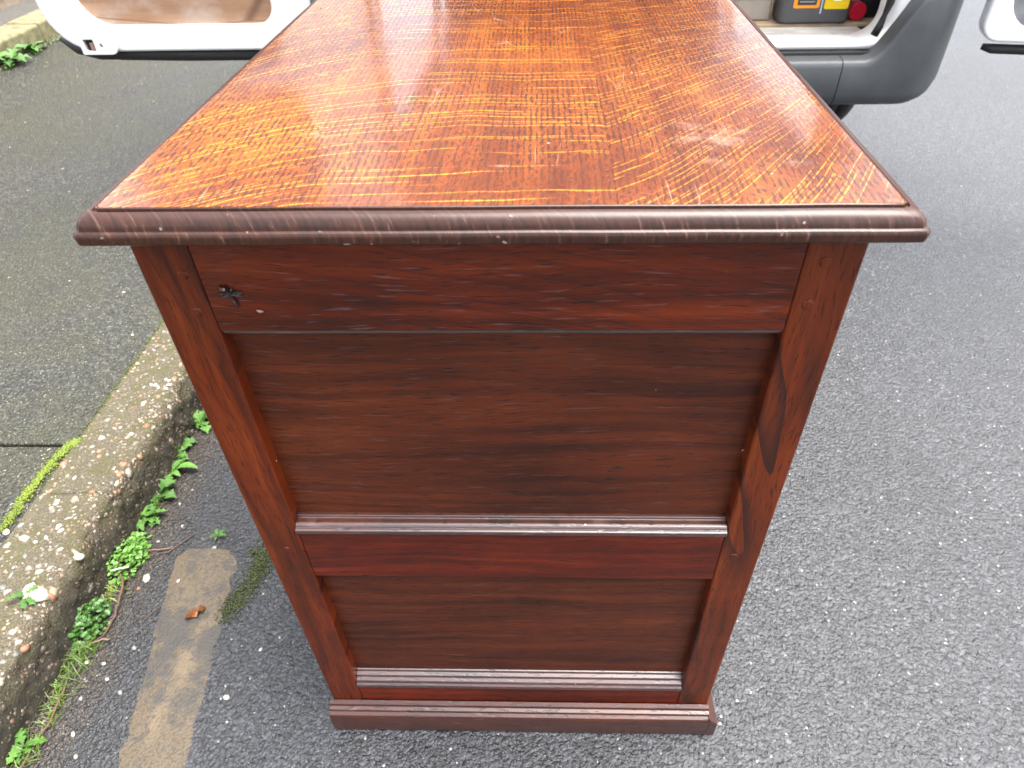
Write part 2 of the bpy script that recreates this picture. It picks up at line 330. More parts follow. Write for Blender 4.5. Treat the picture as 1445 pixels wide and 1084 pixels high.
def tube(pts, rad, n=8, b=None):
    pts = [Vector(p) for p in pts]; rad = rad if isinstance(rad, (list, tuple)) else [rad] * len(pts); rings = []
    for i, p in enumerate(pts):
        d = (pts[min(i + 1, len(pts) - 1)] - pts[max(i - 1, 0)]).normalized(); a = d.orthogonal().normalized()
        if abs(d.z) < .99: a = d.cross(Vector((0, 0, 1))).normalized()
        c = d.cross(a); rings.append([p + (a * math.cos(2 * math.pi * k / n) + c * math.sin(2 * math.pi * k / n)) * rad[i] for k in range(n)])
    return loft(rings, close=True, b=b)
def rrect(x0, x1, z0, z1, rr, n=8):
    """rounded rectangle loop; rr = radii (bl, br, tr, tl)"""
    P = []
    for (cx, cz, r, a0) in ((x0 + rr[0], z0 + rr[0], rr[0], 180), (x1 - rr[1], z0 + rr[1], rr[1], 270), (x1 - rr[2], z1 - rr[2], rr[2], 0), (x0 + rr[3], z1 - rr[3], rr[3], 90)):
        for k in range(n + 1):
            a = R(a0 + 90 * k / n); P.append((cx + r * math.cos(a), cz + r * math.sin(a)))
    return P
def plate(loops, y0, y1, bev=.004):
    """XZ outline (first loop) with holes, thickness y0..y1"""
    cu = bpy.data.curves.new('c', 'CURVE'); cu.dimensions = '2D'; cu.fill_mode = 'BOTH'
    cu.extrude = max(1e-4, (y1 - y0) / 2 - bev); cu.bevel_depth = bev; cu.bevel_resolution = 2; cu.offset = -bev
    for L in loops:
        s = cu.splines.new('POLY'); s.points.add(len(L) - 1); s.use_cyclic_u = True
        for p, (x, z) in zip(s.points, L): p.co = (x, z, 0, 1)
    o = bpy.data.objects.new('c', cu); me = bpy.data.meshes.new_from_object(o)
    bpy.data.objects.remove(o); bpy.data.curves.remove(cu)
    me.transform(Matrix.Translation((0, (y0 + y1) / 2, 0)) @ Matrix.Rotation(math.pi / 2, 4, 'X'))
    return me
def pydata(name, v, f):
    me = bpy.data.meshes.new(name); me.from_pydata([tuple(p) for p in v], [], f); me.update(); return me
ib = bmesh.new(); bmesh.ops.create_icosphere(ib, subdivisions=1, radius=1); ICV = np.array([v.co[:] for v in ib.verts]); ICF = np.array([[v.index for v in f.verts] for f in ib.faces]); ib.free()
ib = bmesh.new(); bmesh.ops.create_icosphere(ib, subdivisions=2, radius=1); IC2V = np.array([v.co[:] for v in ib.verts]); IC2F = np.array([[v.index for v in f.verts] for f in ib.faces]); ib.free()
def pebbles(name, pos, sx, sy, sz, V=ICV, F=ICF, jit=.22, rot=None, smooth=False):
    """many stones joined in one mesh; pos (n,3), sizes (n,)"""
    n = len(pos); k = len(V); a = rng.uniform(0, 2 * np.pi, n)
    v = V[None] * (1 + rng.uniform(-jit, jit, (n, k, 1))) * np.stack([sx, sy, sz], 1)[:, None]
    x = v[..., 0] * np.cos(a)[:, None] - v[..., 1] * np.sin(a)[:, None]; y = v[..., 0] * np.sin(a)[:, None] + v[..., 1] * np.cos(a)[:, None]
    v = np.stack([x, y, v[..., 2]], -1)
    if rot is not None: v = np.einsum('nij,nkj->nki', rot, v)
    v = (v + np.asarray(pos)[:, None]).reshape(-1, 3); f = (F[None] + (np.arange(n) * k)[:, None, None]).reshape(-1)
    me = bpy.data.meshes.new(name); me.vertices.add(len(v)); me.vertices.foreach_set('co', v.astype(np.float32).ravel())
    nf = len(f) // 3; me.loops.add(len(f)); me.loops.foreach_set('vertex_index', f.astype(np.int32)); me.polygons.add(nf)
    me.polygons.foreach_set('loop_start', np.arange(nf, dtype=np.int32) * 3); me.update(calc_edges=True)
    if smooth: me.shade_smooth()
    return me
# ================================================================== THE SETTING
KX0, KX1 = -.845, -.716       # kerb top strip
b = bmesh.new()
def sheet(b, x0, x1, y0, y1, z): b.faces.new([b.verts.new(p) for p in ((x0, y0, z), (x1, y0, z), (x1, y1, z), (x0, y1, z))])
b = bmesh.new(); sheet(b, -150, 150, -150, 150, -.012); g = obj('ground', b, 'groundm'); g['kind'] = 'structure'
b = bmesh.new(); sheet(b, -.72, 5.2, -30, 60, 0); road = obj('road', b, 'road'); road['kind'] = 'structure'
# pavement in two laid pieces with an open seam between
b = bmesh.new(); box(-2.45, KX0 - .001, .4475, 60, .0, .1, b); pv = obj('pavement', b, 'pave', bevel=.002, seg=1); pv['kind'] = 'structure'
b = bmesh.new(); box(-2.45, KX0 - .001, -30, .4435, .0, .097, b); pv = obj('pavement', b, 'pave', bevel=.002, seg=1); pv['kind'] = 'structure'
b = bmesh.new(); box(-2.45, KX0 - .001, .44, .45, 0, .088, b); pv = obj('pavement_seam', b, 'soil'); pv['kind'] = 'structure'
# kerb stones
kerb = thing('kerb', None, None, (-.78, .5, 0)); kerb['kind'] = 'structure'
def ksurf(u, y, y0, y1):
    """point on the worn kerb surface, u metres along the section from the back edge"""
    top = KX1 - KX0; rr = .022
    if u < top - rr: p = Vector((KX0 + u, y, .1)); nrm = Vector((0, 0, 1))
    elif u < top - rr + rr * 1.57:
        a = (u - top + rr) / rr; nrm = Vector((math.sin(a), 0, math.cos(a))); p = Vector((KX1 - rr, y, .1 - rr)) + nrm * rr
    else:
        w = u - (top - rr + rr * 1.57); nrm = Vector((1, 0, .12)).normalized(); p = Vector((KX1 + w * .14, y, .1 - rr - w))
    e = math.exp(-((u - top) / .035) ** 2)
    h = mn.fractal(Vector((u * 16, y * 16, 1)), 1, 2, 4) * .005 + mn.noise(Vector((u * 9, y * 13, 7))) * .010 * e + mn.noise(Vector((u * 150, y * 150, 3))) * .0011 - .004 * e
    if u > top: h += mn.noise(Vector((u * 45, y * 45, 9))) * .0045
    if u < .02: h = min(h, 0) * u / .02
    j = min(y - y0, y1 - y)
    if j < .005: h -= .0012 * (1 - j / .005) ** 2
    return p + nrm * h, nrm
ULEN = .25
def kerb_stone(y0, y1, du, dv):
    nu = int(ULEN / du); nv = max(2, int((y1 - y0) / dv)); g_ = .0005
    V = []; F = []
    for i in range(nv + 1):
        y = y0 + g_ + (y1 - y0 - 2 * g_) * i / nv
        for j in range(nu + 1): V.append(ksurf(ULEN * j / nu, y, y0 + g_, y1 - g_)[0])
    for i in range(nv):
        for j in range(nu): a = i * (nu + 1) + j; F.append((a, a + nu + 1, a + nu + 2, a + 1))
    nb = len(V)
    for i in (0, nv):                                    # closed ends down to the base
        V.append(Vector((KX0, V[i * (nu + 1)].y, -.02))); V.append(Vector((KX1 - .02, V[i * (nu + 1)].y, -.02)))
    F.append([j for j in range(nu + 1)] + [nb + 1, nb]); F.append([nb + 2, nb + 3] + [nv * (nu + 1) + j for j in range(nu, -1, -1)])
    F.append((0, nb, nb + 2, nv * (nu + 1)))
    obj('kerb_stone', pydata('kerb_stone', V, F), 'kerb', kerb, smooth=True)
ks = [-6.11 + .92 * k for k in range(26)]
for a, c in zip(ks[:-1], ks[1:]):
    near = c > -.4 and a < 1.3
    kerb_stone(a, c, .0045 if near else .02, .0045 if near else .05)
# aggregate showing in the kerb
P = []; Q = []; sz = []
J0 = [k for k in ks]
for _ in range(4600):
    y = random.uniform(-.3, 1.25); u = random.uniform(.004, .235) if random.random() < .8 else random.uniform(.09, .2)
    yy0 = max(k for k in ks if k <= y); p, n_ = ksurf(u, y, yy0, yy0 + .92)
    s = random.choice((.0016, .002, .0025, .003, .004)) if random.random() < .93 else random.uniform(.005, .008)
    P.append(p - n_ * s * .45); Q.append(np.array(n_.to_track_quat('Z', 'Y').to_matrix())); sz.append(s)
sz = np.array(sz); me = pebbles('kerb_aggregate', np.array([p[:] for p in P]), sz * rng.uniform(.9, 1.6, len(sz)), sz, sz * .75, rot=np.array(Q), smooth=True)
o = obj('kerb_aggregate', me, 'agg', kerb); o['kind'] = 'stuff'
# chippings standing out of the road surface
n = 95000; X = rng.uniform(-.70, 1.35, n); Y = -.42 + (rng.uniform(0, 1, n) ** 1.15) * 1.75
keep = ~((X > -.25) & (X < .25) & (Y > .0) & (Y < 1.2)) & ~((X < -.25) & (Y > 1.2)); X = X[keep]; Y = Y[keep]; n = len(X)
s = rng.uniform(.0015, .0035, n); me = pebbles('road_chippings', np.stack([X, Y, -s * .38], 1), s * rng.uniform(.9, 1.35, n), s, s * .62)
o = obj('road_chippings', me, 'chip'); tag(o, 'dark grey stone chippings bound in the asphalt road surface', 'chippings', kind='stuff')
# faded paint line
V = []; F = []; n = 60
for i in range(n + 1):
    f = i / n; y = -.9 + 1.185 * f; yn = y + .008 * mn.noise(Vector((y * 9, 0, 0)))
    xl = -.56 - .178 * (y + .08) + .011 * mn.noise(Vector((y * 45, 3, 0))) + .008 * mn.noise(Vector((y * 9, 3, 0)))
    xr = -.453 - .125 * (y + .08) + .009 * mn.noise(Vector((y * 42, 9, 0)))
    xl = xl if y > -.2 else xl
    e = max(0, (f - .985) / .015); xl += .02 * e * e; xr -= .022 * e * e
    for k in range(5): V.append((xl + (xr - xl) * k / 4, y, .0028 if 0 < k < 4 else -.001))
for i in range(n):
    for k in range(4): a = i * 5 + k; F.append((a, a + 1, a + 6, a + 5))
o = obj('painted_line', pydata('painted_line', V, F), 'line', smooth=True); o['kind'] = 'structure'
# beyond the pavement: edging, planted strip, low wall
edg = thing('edging', 'mossy beige stone edging along the far side of the pavement', 'edging', (-2.5, 3, 0))
y = -4.0; kx = 0
while y < 14:
    L = .6; b = box(-2.62, -2.45 - random.uniform(0, .006), y + .004, y + L - .004, -.01, .185 + random.uniform(-.004, .004)); obj('edging_stone', b, 'edging', edg, bevel=.012, seg=3); y += L
b = bmesh.new(); box(-2.86, -2.621, -4, 14, 0, .17, b); o = obj('gravel_strip', b, 'gravelg'); o['kind'] = 'structure'
wall = thing('garden_wall', 'low pale stone garden wall behind the mossy edging', 'wall', (-2.95, 3, 0))
for r0 in range(6):
    y = -4 + (.2 if r0 % 2 else 0)
    while y < 14:
        b = box(-3.08, -2.861 - random.uniform(0, .008), y + .005, y + .395, .001 + r0 * .15, .145 + r0 * .15); o = obj('stone', b, 'brick', wall, bevel=.008, seg=1); y += .4
obj('mortar', box(-3.06, -2.875, -3.95, 13.9, 0, .88), 'card', wall)
# ================================================================== THE CHEST
chest = thing('oak_chest', 'reddish brown panelled oak chest with figured polished top, standing in the road by the kerb', 'chest', (0, 0, 0))
L = 1.2; HW = .26
def part(n, me, mat, p=chest, **k): return obj(n, me, mat, p, **k)
part('stile', box(-HW, -.2185, 0, .032, .02, .7845), 'stile', bevel=.0025, seg=3)
part('stile', box(.2185, HW, 0, .032, .02, .7845), 'stileR', bevel=.0025, seg=3)
top_rail = part('rail', box(-.2182, .2182, .0006, .030, .6974, .7845), 'rail', bevel=.0012)
part('rail', box(-.2182, .2182, .0008, .030, .3599, .4445), 'rail2', bevel=.0012)
part('rail', box(-.2182, .2182, .0008, .030, .03, .0995), 'rail2', bevel=.0012)
part('panel', box(-.2186, .2186, .0145, .024, .4446, .6973), 'panel')
part('panel', box(-.2186, .2186, .0145, .024, .0996, .3598), 'panel')
def xprofile(pts, x0, x1):              # closed (y,z) profile swept along x
    n = 24; return loft([[(x0 + (x1 - x0) * i / n, y, z) for y, z in pts] for i in range(n + 1)], close=True)
def arc(cy, cz, r, a0, a1, n=5): return [(cy + r * math.cos(R(a0 + (a1 - a0) * k / n)), cz + r * math.sin(R(a0 + (a1 - a0) * k / n))) for k in range(n + 1)]
pr = [(.0159, .4448), (.0159, .4545), (.0145, .4555), (.0105, .4555), (.0096, .4525)] + arc(.0045, .4475, .0052, 88, 165, 6) + [(-.0022, .4485), (-.0038, .4478), (-.0043, .4445), (-.0035, .442), (.0004, .442), (.0004, .4448)]
part('panel_moulding', xprofile(pr, -.2184, .2184), 'mould', smooth=False, bevel=.0004, seg=1)
pr = [(.0159, .0998), (.0159, .1195), (.0145, .1203), (.0125, .1195), (.0118, .1165), (.0075, .1145), (.0066, .1110), (.0025, .1088), (.0012, .1050), (-.0012, .1030), (-.0022, .0985), (.0005, .0985), (.0005, .0998)]
part('panel_moulding', xprofile(pr, -.2184, .2184), 'mould', bevel=.0004, seg=1)
# bead under the top rail
pr = [(.003, .6972), (.003, .6952)] + arc(.0075, .6935, .0028, 150, 300, 5) + [(.0158, .6912), (.0158, .6972)]
part('bead', xprofile(pr, -.2184, .2184), 'mould', smooth=False)
# plinth: front with returns at both ends
def plinth(x0, x1, yb):
    pr = [(yb, .001), (-.0175, .001), (-.0185, .004), (-.0185, .0415), (-.0170, .0455), (-.0125, .0475), (-.0118, .0505), (-.0070, .0520), (-.0062, .0555), (-.0015, .0580), (yb, .0585)]
    return xprofile(pr, x0, x1)
part('plinth', plinth(-.264, .2615, -.0008), 'plinth', bevel=.0006, seg=1)
for sx, x0, x1 in ((-1, -.2798, -.2605), (1, .2605, .2735)):
    b = box(min(x0, x1), max(x0, x1), -.0008 if sx < 0 else -.019, L, .001, .0560 if sx < 0 else .0505)
    for v in b.verts:
        if v.co.z > .03 and abs(v.co.x) > .265: v.co.z -= .014
    part('plinth_return', b, 'plinth', bevel=.0015) if sx > 0 else None
# long sides with panels, back, bottom
for sx in (-1, 1):
    X0, X1 = sorted((sx * .2595, sx * .2405))
    for y0, y1 in ((.0325, .09), (.59, .65), (1.14, 1.198)): part('side_stile', box(X0, X1, y0, y1, .05, .7845), 'side', bevel=.002)
    for y0, y1 in ((.0905, .5895), (.6505, 1.1395)):
        for z0, z1 in ((.69, .7845), (.36, .44), (.05, .1)): part('side_rail', box(X0, X1, y0, y1, z0, z1), 'side', bevel=.002)
        for z0, z1 in ((.4405, .6895), (.1005, .3595)): part('side_panel', box(*sorted((sx * .250, sx * .242)), y0, y1, z0, z1), 'side')
part('back_board', box(-.24, .24, 1.18, 1.197, .05, .7845), 'side'); part('bottom_board', box(-.24, .24, .033, 1.18, .05, .07), 'side')
# pegs
for (x, z, r) in ((-.2292, .7494, .0042), (-.2298, .7165, .0042), (.2334, .7582, .0045), (.2301, .722, .0045), (-.2368, .4108, .004), (.2328, .4042, .0045)):
    b = bmesh.new(); bmesh.ops.create_cone(b, cap_ends=True, segments=14, radius1=r, radius2=r * .8, depth=.0014)
    bmesh.ops.transform(b, matrix=Matrix.Translation((x, -.0004, z)) @ Matrix.Rotation(R(90), 4, 'X'), verts=b.verts)
    part('peg', b, 'stile' if x < 0 else 'stileR', bevel=.0003, seg=1)
# star-shaped split punched in the top rail, and a chip
cx, cz = -.1995, .7325
hole = bmesh.new()
for a, l, w in ((100, .0090, .0024), (150, .0085, .0026), (20, .0100, .0016), (200, .0085, .0013), (290, .0125, .0017), (350, .0105, .0012)):
    a = R(a); d = Vector((math.cos(a), 0, math.sin(a))); n_ = Vector((-d.z, 0, d.x)); o_ = Vector((cx, -.0003, cz))
    vs = [o_ - n_ * w * .6, o_ + d * l * .55 - n_ * w, o_ + d * l, o_ + d * l * .55 + n_ * w, o_ + n_ * w * .6]
    t_ = [hole.verts.new(v) for v in vs]; c_ = hole.verts.new(o_ + d * l * .4 + Vector((0, .0009, 0)))
    for k in range(5): hole.faces.new((t_[k], t_[(k + 1) % 5], c_))
part('split_hole', hole, 'dark')
lips = bmesh.new()
for a, l, w in ((125, .0095, .0026), (172, .0085, .0008), (8, .0105, .0008), (285, .0125, .0009), (60, .0070, .0010)):
    a = R(a); d = Vector((math.cos(a), 0, math.sin(a)))
    tube([Vector((cx, -.0004, cz)) + d * l * .35, Vector((cx, -.0016, cz)) + d * l * .7, Vector((cx, -.0002, cz)) + d * l], [w * .5, w, .0003], 5, b=lips)
part('split_lip', lips, 'edge', smooth=True)
b = bmesh.new(); tube([(-.1835, -.0001, .7180), (-.181, -.0008, .7172), (-.1785, -.0001, .7165)], [.0006, .0014, .0006], 6, b); part('wood_chip', b, 'worn', smooth=True)
# table top: boards inside a moulded edge
top = thing('tabletop', None, None, (0, 0, .785)); top.parent = chest
OUT = .282; YF = -.022; YB = L + .022; INS = .0150; ZT = .8064
def grid_board(x0, x1, y0, y1, dx):
    nx = max(2, int((x1 - x0) / dx)); ny = 60; V = []; F = []
    for j in range(ny + 1):
        y = y0 + (y1 - y0) * j / ny
        for i in range(nx + 1):
            x = x0 + (x1 - x0) * i / nx; e = min(i, nx - i) == 0
            V.append((x, y, ZT - (.0002 if e else 0) + .0004 * mn.noise(Vector((x * 8, y * 8, 0)))))
    for j in range(ny):
        for i in range(nx): a = j * (nx + 1) + i; F.append((a, a + 1, a + nx + 2, a + nx + 1))
    me = pydata('top_board', V, F); b = bmesh.new(); b.from_mesh(me)
    r = bmesh.ops.extrude_face_region(b, geom=b.faces[:]); vs = [g for g in r['geom'] if isinstance(g, bmesh.types.BMVert)]
    for v in vs: v.co.z = .7853
    return b
e = .0155
part('top_board', grid_board(-OUT + e, .0838, YF + e, YB - e, .004), 'topL', top)
part('top_board', grid_board(.0839, OUT + .0045 - e, YF + e, YB - e, .004), 'topR', top)
prof = [(.0156, .7852), (.0156, .8062), (.0150, .8064), (.0142, .8060), (.0138, .8036), (.0130, .8034)] 
for k in range(9):
    a = R(90 - 82 * k / 8); prof.append((.0122 - .0092 * math.cos(a), .7950 + .0097 * math.sin(a)))
prof += [(.0028, .7948), (.0022, .7942), (.0010, .7938), (.0002, .7925), (.0000, .7905), (.0004, .7862), (.0014, .7852)]
def ring_pts(d, z):
    P = []; x = OUT - d; xr_ = x + .0045; ya = YF + d; yb = YB - d
    c = .0035
    n = 40
    cor = [(-x, ya), (xr_, ya), (xr_, yb), (-x, yb)]
    for q in range(4):
        (xa, y0), (xb, y1) = cor[q], cor[(q + 1) % 4]; dx, dy = xb - xa, y1 - y0; Ls = math.hypot(dx, dy); ux, uy = dx / Ls, dy / Ls
        for i in range(n):
            s_ = c + (Ls - 2 * c) * i / (n - 1); px, py = xa + ux * s_, y0 + uy * s_
            w = .0004 * mn.noise(Vector((px * 14, py * 14, z * 60)))
            P.append((px + uy * w, py - ux * w, z + .0003 * mn.noise(Vector((px * 20, py * 20, 5)))))
    return P
b = loft([ring_pts(d, z) for d, z in prof], close=True, caps=False)
me = bpy.data.meshes.new('edge_moulding'); b.to_mesh(me); b.free()
o = part('edge_moulding', me, 'edge', top, smooth=True)
md = o.modifiers.new('es', 'EDGE_SPLIT'); md.split_angle = R(28)
# ================================================================== THE VAN
VX0, VX1, VY = -.655, 1.165, 1.66
van = thing('van', 'white panel van with its back doors open and grey rear bumper', 'van', (.255, 1.6, 0))
def vp(n, me, mat, p=van, **k): return obj(n, me, mat, p, **k)
OX0, OX1 = -.44, .985
vp('rear_frame', plate([rrect(VX0, VX1, .44, 1.84, (.04, .04, .16, .16)), rrect(OX0, OX1, .462, 1.70, (.03, .06, .12, .12))], VY, VY + .11, .012), 'white', smooth=False)
vp('side_wall', plate([[(VY + .11, .34), (5.3, .34), (5.3, .95), (4.9, 1.05), (4.1, 1.84), (VY + .11, 1.84)]], -.03, .03, .008), 'white')
for o_, x in ((van.children[-1], 1.13),): pass
def side(x):
    me = plate([[(VY + .111, .34), (1.93, .34), (1.98, .5), (2.1, .63), (2.3, .69), (2.5, .63), (2.62, .5), (2.67, .34), (4.5, .34), (4.56, .52), (4.7, .66), (4.86, .69), (5.05, .63), (5.18, .5), (5.25, .36), (5.55, .36), (5.6, .8), (4.95, 1.02), (4.2, 1.72), (3.9, 1.84), (VY + .111, 1.84)],
                [(2.35, 1.20), (4.72, 1.08), (4.0, 1.775), (2.35, 1.775)]], -.025, .025, .004)
    # plate lies in XZ; turn so that X runs along +Y
    me.transform(Matrix.Translation((x, 0, 0)) @ Matrix.Rotation(R(90), 4, 'Z')); return me
bpy.data.objects.remove(van.children[-1] if False else [c for c in van.children if c.name.startswith('side_wall')][0])
for x in (VX0 + .03, VX1 - .03): vp('side_wall', side(x), 'white')
vp('roof', box(VX0 + .03, VX1 - .03, VY + .02, 4.0, 1.80, 1.86), 'white', bevel=.03, seg=4)
vp('bonnet', box(VX0 + .04, VX1 - .04, 4.97, 5.62, .40, .99), 'white', bevel=.06, seg=4)
vp('windscreen', loft([[(VX0 + .06, 4.95, 1.0), (VX1 - .06, 4.95, 1.0)], [(VX0 + .08, 4.0, 1.82), (VX1 - .08, 4.0, 1.82)]], caps=False), 'glass')
for x in (VX0 + .06, VX1 - .07): vp('inner_lining', box(x, x + .01, VY + .11, 2.3, .45, 1.78), 'inner'); vp('inner_lining', box(x, x + .01, 2.301, 3.5, .45, 1.2), 'inner')
vp('bulkhead', plate([rrect(VX0 + .07, VX1 - .07, .45, 1.20, (.01,) * 4)], 3.45, 3.47, .002), 'inner')
for x in (-.22, .73): vp('seat', box(x - .24, x + .24, 3.6, 3.75, .6, 1.25), 'inner', bevel=.05, seg=4)
vp('floor_pan', box(VX0 + .06, VX1 - .06, 1.78, 5.2, .36, .4475), 'under')
vp('load_floor', box(VX0 + .075, VX1 - .075, 1.874, 3.44, .448, .458), 'floorply', bevel=.002)
vp('door_sill', loft([[(OX0 + .005, y, z), (OX1 - .005, y, z)] for y, z in ((1.682, .40), (1.682, .442), (1.688, .450), (1.74, .4525), (1.80, .4525), (1.866, .4515), (1.866, .40))], caps=False), 'sillm', smooth=False)
# rubber seal round the opening
rs = [(OX0 + .02, VY - .004, 1.2), (OX0 + .02, VY - .004, .60), (OX0 + .05, VY - .004, .52)]
vp('opening_seal', tube([(.945, VY - .012, .482), (.952, VY - .014, .505), (.962, VY - .014, .56), (.968, VY - .012, .65), (.975, VY - .01, 1.0), (.975, VY - .01, 1.6)], .011, 8), 'rub', smooth=True)
vp('opening_seal', tube([(OX0 + .0, VY - .01, .49), (OX0 - .006, VY - .01, 1.0), (OX0 - .006, VY - .01, 1.6)], .009, 8), 'rub', smooth=True)
# bumper
def bumper(x0, x1, end=False):
    pts = []
    if not end:
        n = 20; pts = [((x0 + (x1 - x0) * i / n, 1.60), (0, -1)) for i in range(n + 1)]
    else:
        sx = 1 if x1 > x0 else -1; cx_ = x1 - sx * .15
        for i in range(10): pts.append(((x0 + (cx_ - x0) * i / 9, 1.60), (0, -1)))
        for i in range(1, 13): a = R(90 * i / 12); pts.append(((cx_ + sx * .15 * math.sin(a), 1.75 - .15 * math.cos(a)), (sx * math.sin(a), -math.cos(a))))
        for i in range(1, 5): pts.append(((x1, 1.75 + .045 * i), (sx, 0)))
    rings = []; cxm = .255
    for (x, y), (nx, ny) in pts:
        d = abs(x - cxm); zl = .302 + .075 * min(1, max(0, (y - 1.60) / .15)) ** 1.2
        k = min(1, max(0, (d - .665) / .14)); k = k * k * (3 - 2 * k); zh = .432 + .17 * k ** 1.3
        ins = .085 * (1 - k) + .055 * k
        sec = [(ins, zh + .004), (ins * .75, zh + .002), (.012, zh - .004), (.004, zh - .010), (0, zh - .022), (0, (zl + zh) / 2), (.001, zl + .035), (.008, zl + .012), (.022, zl + .001), (.10, zl - .002), (.11, zl + .05)]
        rings.append([(x - nx * i_, y - ny * i_, z) for i_, z in sec])
    return loft(rings, close=True)
bp_ = thing('bumper', None, None, (0, 0, 0)); bp_.parent = van; bp_.location = (0, 0, 0)
vp('bumper_centre', bumper(-.354, .862), 'bump', bp_, smooth=True); vp('bumper_corner', bumper(.8645, 1.192, True), 'bump', bp_, smooth=True); vp('bumper_corner', bumper(-.3565, -.668, True), 'bump', bp_, smooth=True)
for o_ in bp_.children: md = o_.modifiers.new('es', 'EDGE_SPLIT'); md.split_angle = R(40)
vp('bumper_step', box(-.42, .95, 1.645, 1.681, .40, .441), 'rub', bp_, bevel=.003)
def ring_yz(cx_, cy, cz, prof, n=40):     # prof (x, r) revolved about the X axis
    return loft([[(cx_ + px, cy + pr_ * math.cos(2 * math.pi * k / n), cz + pr_ * math.sin(2 * math.pi * k / n)) for k in range(n)] for px, pr_ in prof], close=True, caps=False)
for (x, s_) in ((1.04, 1), (-.505, -1)):
    for y in (2.30, 4.86):
        w = thing('wheel', None, None, (x - .255, y - 1.6, .31)); w.parent = van
        obj('tyre', ring_yz(x, y, .31, [(-.08, .20), (-.09, .26), (-.085, .295), (-.06, .308), (-.03, .309), (-.028, .303), (-.022, .303), (-.02, .309), (.02, .309), (.022, .303), (.028, .303), (.03, .309), (.06, .308), (.085, .295), (.09, .26), (.08, .20)]), 'tyre', w, smooth=True)
        obj('rim', ring_yz(x, y, .31, [(-.07, .202), (-.05, .19), (.0, .185), (s_ * .05, .19), (s_ * .06, .12), (s_ * .04, .06), (s_ * .05, .001)]), 'steel', w, smooth=True)
# left back door, opened flat, inside towards us
def door(root, x0, x1, outer, latch_side):
    rb = (.12, .03) if outer < 0 else (.05, .12)
    z0 = .475; ro = .105 if outer < 0 else .050; zr = .54 if outer < 0 else .508
    fr = vp('door_frame', plate([rrect(x0, x1, z0, 1.76, (rb[0], rb[1], .12, .12)), rrect(x0 + ro, x1 - .10, zr, 1.16, (.085, .05, .05, .05)), rrect(x0 + .085, x1 - .06, 1.245, 1.66, (.07, .06, .08, .08))], 1.60, 1.648, .006), 'white', root)
    sk = vp('door_skin', plate([rrect(x0 + .012, x1 - .01, z0 + .006, 1.75, (rb[0], rb[1], .12, .12)), rrect(x0 + .075, x1 - .05, 1.235, 1.67, (.07, .06, .08, .08))], 1.6485, 1.662, .003), 'white', root)
    vp('ply_lining', plate([rrect(x0 + ro - .007, x1 - .093, zr - .006, 1.167, (.085, .05, .05, .05))], 1.618, 1.626, .001), 'ply' if outer < 0 else 'greyp', root)
    vp('window', plate([rrect(x0 + .078, x1 - .053, 1.238, 1.667, (.07, .06, .08, .08))], 1.652, 1.657, .001), 'glass', root)
    vp('window_seal', tube([(x, 1.606, z) for x, z in rrect(x0 + .088, x1 - .063, 1.248, 1.657, (.07, .06, .08, .08))] + [(x0 + .088, 1.606, 1.318)], .006, 6), 'rub', root)
    return fr
ld = thing('left_door', None, None, (0, 0, 0)); ld.name = 'rear_door'; ld.parent = van
door(ld, -1.335, -.60, -1, 0)
seal = bmesh.new(); tube([(-1.345, 1.655, .497), (-1.30, 1.65, .472), (-1.24, 1.64, .462), (-1.0, 1.635, .459), (-.60, 1.635, .459)], [.006, .016, .018, .018, .018], 8, seal)
vp('door_seal', seal, 'rub', ld, smooth=True)
seal = bmesh.new(); tube([(-1.33, 1.675, .470), (-1.2, 1.67, .447), (-1.0, 1.665, .444), (-.60, 1.665, .444)], [.005, .013, .013, .013], 8, seal)
vp('door_seal', seal, 'under', ld, smooth=True)
vp('latch', plate([rrect(-1.252, -1.150, .472, .520, (.004, .02, .004, .004)), rrect(-1.240, -1.212, .481, .511, (.003,) * 4), rrect(-1.197, -1.190, .490, .500, (.002,) * 4)], 1.585, 1.599, .001), 'white', ld)
vp('latch_hole', box(-1.2405, -1.2115, 1.5975, 1.5995, .4805, .5115), 'dark', ld); vp('latch_hole', box(-1.198, -1.189, 1.5975, 1.5995, .489, .501), 'dark', ld)
vp('latch_bolt', box(-1.226, -1.216, 1.588, 1.5972, .484, .502), 'worn', ld, bevel=.001)
# right back door, opened past square
rd = thing('rear_door', None, None, (1.20 - .268, .0, 0), rz=0); rd.parent = van
door(rd, 1.205, 1.90, 1, 0)
vp('door_seal', tube([(1.235, 1.64, .455), (1.26, 1.63, .452), (1.5, 1.625, .452), (1.85, 1.63, .455)], [.008, .013, .013, .008], 8), 'rub', rd, smooth=True)
vp('hinge', box(1.168, 1.222, 1.615, 1.645, .575, .625), 'steel', rd, bevel=.004)
vp('hinge', box(-.668, -.638, 1.615, 1.645, .575, .625), 'steel', ld, bevel=.004)
rd.rotation_euler.z = R(-9)
vp('number_plate_lamp', box(-.1, .0, 1.603, 1.612, .33, .345), 'rub', bp_)
